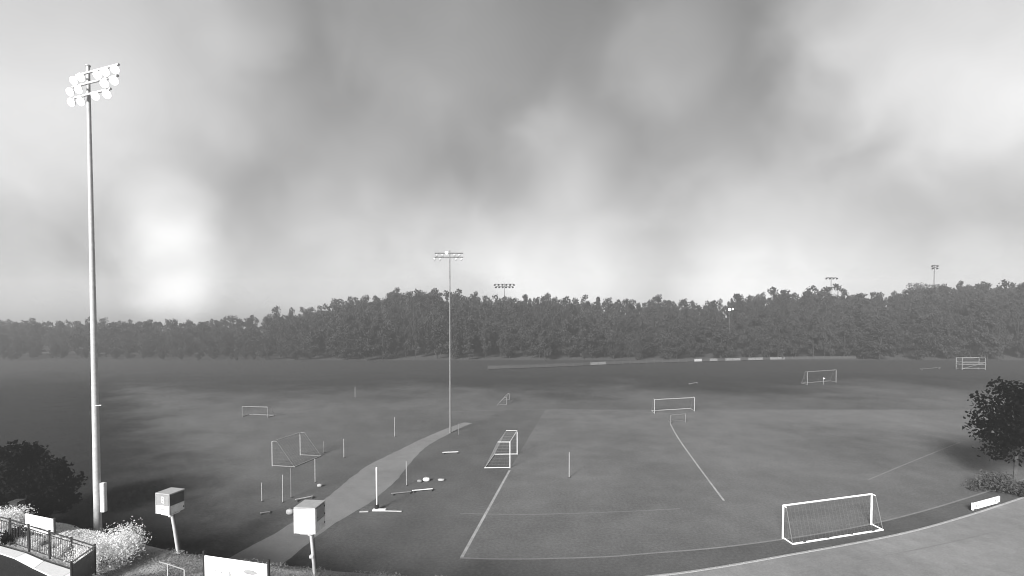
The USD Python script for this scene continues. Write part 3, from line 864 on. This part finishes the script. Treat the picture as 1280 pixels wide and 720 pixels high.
slim_post('slim pale post farthest left of the cluster below the left goal', 327.5, 627, 604, .034, M['dullwhite'])
slim_post('taller pale post directly below the left goal', 353.5, 628, 594, .036, M['dullwhite'])
slim_post('faint grey post beside the taller pale post under the left goal', 364, 622, 586, .04, M['faint_grey'])
slim_post('pale post right of the left goal, just above the walkway', 394, 603, 574, .034, M['dullwhite'])
slim_post('thin post between left goal and walkway, well behind', 430, 572, 549, .034, M['dullwhite'])
slim_post('short thin post left of the far walkway end', 405, 566, 552, .04, M['faint_grey'])
slim_post('faint distant post beyond the walkway end', 444, 497, 484, .06, M['faint_grey'])
slim_post('thin leaning-looking post at the far end of the walkway', 493.5, 546, 522, .036, M['dullwhite'])
slim_post('thin grey post right of the walkway beside the low bars', 508, 607, 577, .034, M['dullwhite'])
slim_post('short thin post beside the foot of the mid field mast', 573, 544, 530, .034, M['faint_grey'])
slim_post('pale slim post alone in the middle of the pitch', 711.5, 597, 566, .036, M['dullwhite'])

# tall white upright on a wide base
b = G(471, 637.5)
up_ = thing('upright_stand', 'bright white upright post on a wide low base by the walkway', 'post stand', b)
h = P(471, 584, b[1])[2]
ppm = FOC / b[1]
obj('upright', tube([(0, 0, .1), (0, 0, h)], .055, 12), M['white'], up_)
obj('socket', trimesh.creation.cylinder(.16, .42, sections=14, transform=trimesh.transformations.translation_matrix((0, 0, .22))), M['dark'], up_)
obj('base_block', cbox((17 / ppm, .35, .13), (4 / ppm, -.15, .07), .03), M['offwhite'], up_)
obj('base_arm', cbox((22 / ppm, .14, .08), (22 / ppm, -.35, .05), .02, -.09), M['dullwhite'], up_)
obj('base_arm', cbox((11 / ppm, .14, .08), (-14 / ppm, -.45, .05), .02, .10), M['dullwhite'], up_)
obj('tie_plate', cbox((46 / ppm, .10, .05), (3 / ppm, .0, .03), .01, -.02), M['charcoal'], up_)


def low_bar(label, u0, v0, u1, v1, h_, m_, name='low_hurdle', cat='hurdle'):
    a, b = G(u0, v0), G(u1, v1)
    c = (a + b) / 2
    t = thing(name, label, cat, c, 'low bars lying about the field')
    d = b - a; L = np.linalg.norm(d); an = math.atan2(d[1], d[0])
    obj('rail', cbox((L, .08, .08), (0, 0, h_), .02, an), m_, t)
    for s_ in (-.42, .42):
        obj('foot', cbox((.10, .45, h_), (d[0] * s_, d[1] * s_, h_ / 2 - .01), .015, an), M['charcoal'], t)


low_bar('bright low bar right of the white upright stand', 515, 615.5, 541, 613.2, .16, M['offwhite'])
low_bar('dim low bar between white upright stand and the bright bar', 489, 619, 514, 616.5, .14, M['faint_grey'])
low_bar('farther low bar left of the centre goal', 553, 567.5, 573, 566.8, .18, M['offwhite'])
low_bar('low bar above the bright white cube box', 369, 627, 391, 622.5, .16, M['dullwhite'])
low_bar('faint short bar on dark grass left of the cube box', 325, 643, 338, 641, .10, M['faint_grey'])
low_bar('faint low bar far off at the right edge of the field', 1150, 463, 1176, 461, .4, M['faint_grey'])
low_bar('tiny faint bar beyond the far white goal', 861, 481, 872, 480, .3, M['dullwhite'])


def bag(label, u, v, w, h_, m_):
    p = G(u, v)
    t = thing('kit_bag', label, 'bag', p, 'pale kit bags on the field')
    s_ = trimesh.creation.icosphere(3, 1.0)
    s_.vertices = np.sign(s_.vertices) * np.abs(s_.vertices) ** .75
    s_.vertices *= [w / 2, w * .32, h_ / 2]
    s_.vertices += .03 * (meshkit.fbm(s_.vertices * 5 + u, 3)[:, None] - .5)
    s_.apply_translation((0, 0, h_ / 2))
    obj('sack', s_, m_, t, smooth=True)
    obj('strap', tube([(-w * .3, 0, h_ * .85), (-w * .1, 0, h_ * 1.15), (w * .1, 0, h_ * 1.15), (w * .3, 0, h_ * .85)], .02, 6), M['charcoal'], t)


bag('rounded pale bag on the grass just left of the white cube box', 362.5, 643, .55, .42, M['dullwhite'])
bag('small pale bag at the foot of a post above the walkway edge', 399.5, 608.5, .42, .26, M['dullwhite'])
bag('pale bag, brightest of three lying right of the walkway', 533, 601.5, .62, .34, M['offwhite'])
bag('dim bag, leftmost of three lying right of the walkway', 524.5, 603, .45, .26, M['faint_grey'])
bag('flat pale bag, rightmost of three lying right of the walkway', 551.5, 601, .60, .20, M['dullwhite'])

# white barrier board near right
A, B = G(1216, 640), G(1248, 631)
c = (A + B) / 2; d = B - A; L = np.linalg.norm(d) * 1.02; an = math.atan2(d[1], d[0])
bb = thing('barrier_board', 'bright white board on short legs on dark grass at the right', 'barrier', c, rotz=an)
obj('panel', cbox((L, .10, .52), (0, 0, .42), .02), M['white_panel'], bb)
for s_ in (-1, 1):
    obj('leg', cbox((.10, .40, .30), (s_ * L * .46, 0, .12), .02), M['charcoal'], bb)
    obj('end_trim', cbox((.09, .13, .56), (s_ * (L / 2 + .02), 0, .42), .02), M['grey'] if s_ > 0 else M['white'], bb)
    for k in range(2):
        obj('emblem', box((.12, .01, .14), (s_ * L * (.40 - .07 * k), -.056, .42)), M['midgrey'], bb, smooth=False)

# far perimeter fence with pale panels
fpts = [(610, 462), (720, 458), (760, 456), (868, 452.5), (930, 451), (1000, 449.5), (1070, 449)]
fence = thing('perimeter_fence', 'long low pale fence along the far side of the field', 'fence', G(760, 456))
fc = curve([G(*p) for p in fpts], 46)
for i in range(len(fc) - 1):
    a, b = fc[i].copy(), fc[i + 1].copy()
    obj('post', tube([a, a + [0, 0, 1.25]], .06, 6), M['charcoal'], fence, world=True, smooth=False)
    obj('rail', tube([a + [0, 0, 1.15], b + [0, 0, 1.15]], .05, 6), M['charcoal'], fence, world=True, smooth=False)
    u = 640 + FOC * (a[0] + b[0]) / (a[1] + b[1])
    mt = 'dullwhite' if 864 < u < 880 else 'faint_grey' if (890 < u < 985 and i % 3) or 740 < u < 760 else 'charcoal'
    dd = b - a; mid = (a + b) / 2
    obj('panel', cbox((np.linalg.norm(dd[:2]) - .15, .05, .85), (mid[0], mid[1], .60), .01, math.atan2(dd[1], dd[0])), M[mt], fence, world=True, smooth=False)

# ------------------------------------------------------------------ trees
def tree_mesh(r, h, w, nclump, nleaf, size, shape='round', low=.2):
    """(crown, trunk) meshes, foot at the origin"""
    z0 = h * low
    cl = []
    while len(cl) < nclump:
        p = r.uniform(-1, 1, 3)
        if np.linalg.norm(p) > 1:
            continue
        if shape == 'cone':
            f = (1 - (p[2] + 1) / 2) * .95 + .08
            q_ = np.array([p[0] * f, p[1] * f, p[2]])
        else:
            f = 1.0 if p[2] < .1 else math.sqrt(max(1 - p[2] ** 2 * .7, 0))
            q_ = np.array([p[0] * f, p[1] * f, p[2]])
        cl.append(q_ * [w / 2 * .86, w / 2 * .86, (h - z0) / 2 * .93] + [0, 0, z0 + (h - z0) / 2])
    cl = np.array(cl)
    cs = r.uniform(.09, .17, nclump) * w
    pts = []
    for c, s_ in zip(cl, cs):
        d = r.normal(size=(nleaf, 3)); d /= np.linalg.norm(d, axis=1, keepdims=True)
        pts.append(c + d * s_ * r.uniform(.4, 1.15, (nleaf, 1)) * [1.1, 1.1, .8])
    crown = leaves(np.vstack(pts), size, r)
    lean = r.normal(size=2) * .03 * h
    tr = [tube([(0, 0, -.5), (lean[0] * .4, lean[1] * .4, h * .4), (lean[0], lean[1], h * .85)], .028 * h * .6, 7, .01 * h)]
    for c in cl[:7]:
        st = np.array([lean[0] * .5, lean[1] * .5, h * r.uniform(.25, .5)])
        tr.append(tube([st, (st + c) / 2 + [0, 0, .05 * h], c], .007 * h, 5, .003 * h))
    return crown, trimesh.util.concatenate(tr)


def tree(name, label, at, h, w, nclump, nleaf, size, m_, seed, shape='round', group=None):
    r = np.random.default_rng(seed)
    t = thing(name, label, 'tree', at, group)
    c, k = tree_mesh(r, h, w, nclump, nleaf, size, shape)
    obj('crown', c, m_, t, smooth=False); obj('trunk', k, M['bark'], t)
    return t


# the wood: one mass of many trees
wood = UsdGeom.PointInstancer.Define(stage, '/World/wood')
tag(wood.GetPrim(), 'dark dense wood closing the far side of the whole field', 'wood', kind='stuff')
protos = []
for i in range(8):
    r = np.random.default_rng(100 + i)
    shape = 'cone' if i == 7 else 'round'
    c, k = tree_mesh(r, 1.0, [.62, .7, .55, .78, .66, .6, .72, .42][i], 30, 50, .030, shape, .04)
    mp = usdkit.mesh(stage, f'/World/wood/tree_{i:03d}', trimesh.util.concatenate([c, k]), M['wood_leaf'], smooth=False)
    protos.append(mp.GetPath())
wood.CreatePrototypesRel().SetTargets(protos)
pos, sc, ori, ids = [], [], [], []
r = np.random.default_rng(55)
for y, lift, hmean in ((184, 40, 9), (190, 33, 11), (198, 26, 13), (207, 20, 13), (217, 14, 13), (228, 9, 14), (240, 5.5, 15), (254, 3, 15), (266, 1.0, 15), (280, 0.0, 15)):
    du = 6.0 * FOC / y
    u = -420.0
    while u < 1700:
        uu = u + r.uniform(-.35, .35) * du
        yy = y + r.uniform(-5, 5)
        vt = skyline(uu) + lift + (abs(r.normal()) * 3.2 if lift < 2 else r.normal() * 4.5)
        if abs(uu - 912) < 9 and y < 262:
            vt = max(vt, 396)
        tp = P(uu, vt, yy)
        zb = hill_z(tp[0], yy)
        h = max(tp[2] - zb, 4.0)
        if h > 19:
            zb = tp[2] - 19; h = 19
        pos.append((tp[0], yy, zb)); wv = r.uniform(.60, 1.30) * (0.75 if h > 14 else 1.0)
        sc.append((h * wv, h * wv, h)); ids.append(7 if r.uniform() < .08 else int(r.integers(0, 7)))
        a = r.uniform(0, 2 * math.pi)
        ori.append(Gf.Quath(math.cos(a / 2), 0, 0, math.sin(a / 2)))
        u += du
wood.CreatePositionsAttr(Vt.Vec3fArray([Gf.Vec3f(*map(float, p)) for p in pos]))
wood.CreateScalesAttr(Vt.Vec3fArray([Gf.Vec3f(*map(float, p)) for p in sc]))
wood.CreateOrientationsAttr(Vt.QuathArray(ori))
wood.CreateProtoIndicesAttr(Vt.IntArray(ids))

# trees that stand out of the skyline
for lab, u, vt, y, w, shp in [('spreading tree on the left slope of the skyline dip', 286, 392, 258, 12, 'round'),
                              ('narrow pointed tree standing alone in the left skyline dip', 315, 392, 270, 5, 'cone'),
                              ('round crowned tree, tallest bump on the right skyline', 1148, 351.5, 266, 13, 'round'),
                              ('round crowned tree right beside the tallest bump on the right skyline', 1170, 353, 268, 13, 'round'),
                              ('small pointed tree poking up right of the two-row far mast', 656, 366, 270, 7, 'cone'),
                              ('tree at top of the hill with ragged crown left of centre', 496, 359.5, 272, 10, 'round')]:
    tp = P(u, vt, y)
    zb = max(hill_z(tp[0], y), tp[2] - 17)
    tree('pine_tree' if shp == 'cone' else 'broadleaf_tree', lab, (tp[0], y, zb), tp[2] - zb, w, 34, 55, .38, M['wood_leaf'], int(u), shp)

# near-black trees added on both sides to stand in for the dark view edges
for lab, u, vb, vt, w, seed in [('added black tree darkening the right edge behind the pale bush', 1268, 606, 474, 7.6, 301),
                                ('added black tree cut off by the right edge of view', 1325, 602, 462, 7.5, 302),
                                ('added low black tree darkening the lower left edge beyond the railing', 14, 652, 548, 5.2, 303),
                                ('added low black tree right of the one at the left edge, behind the white board', 62, 655, 580, 4.2, 304)]:
    b = G(u, vb, 0.0)
    h = P(u, vt, b[1])[2]
    tree('dark_tree', lab, b, h, w, 60, 90, .17, M['dark_leaf'], seed)
b = G(1248, 615)
shrub('shrub', 'grey rounded bush behind the white board at the right edge', 'shrub', b, 3.0, 1.5, 2600, M['mid_leaf'], 61, .10)
b = G(1285, 622)
shrub('shrub', 'grey bush cut off by the right edge beside the kerb', 'shrub', b, 2.2, 1.1, 1800, M['mid_leaf'], 62, .10)

# ------------------------------------------------------------------ thin volume added to lift dark tones like glare on the lens
hx = trimesh.creation.box((1240, 700, 66)); hx.apply_translation((0, 240, 26.0))
obj('haze', hx, usdkit.material(stage, '/World/Looks/glare_veil', {'v': ('principled_volume', {'color': g(.95), 'density': 0.0007, 'anisotropy': 0.2})}, volume='v.volume'), smooth=False, kind='stuff')
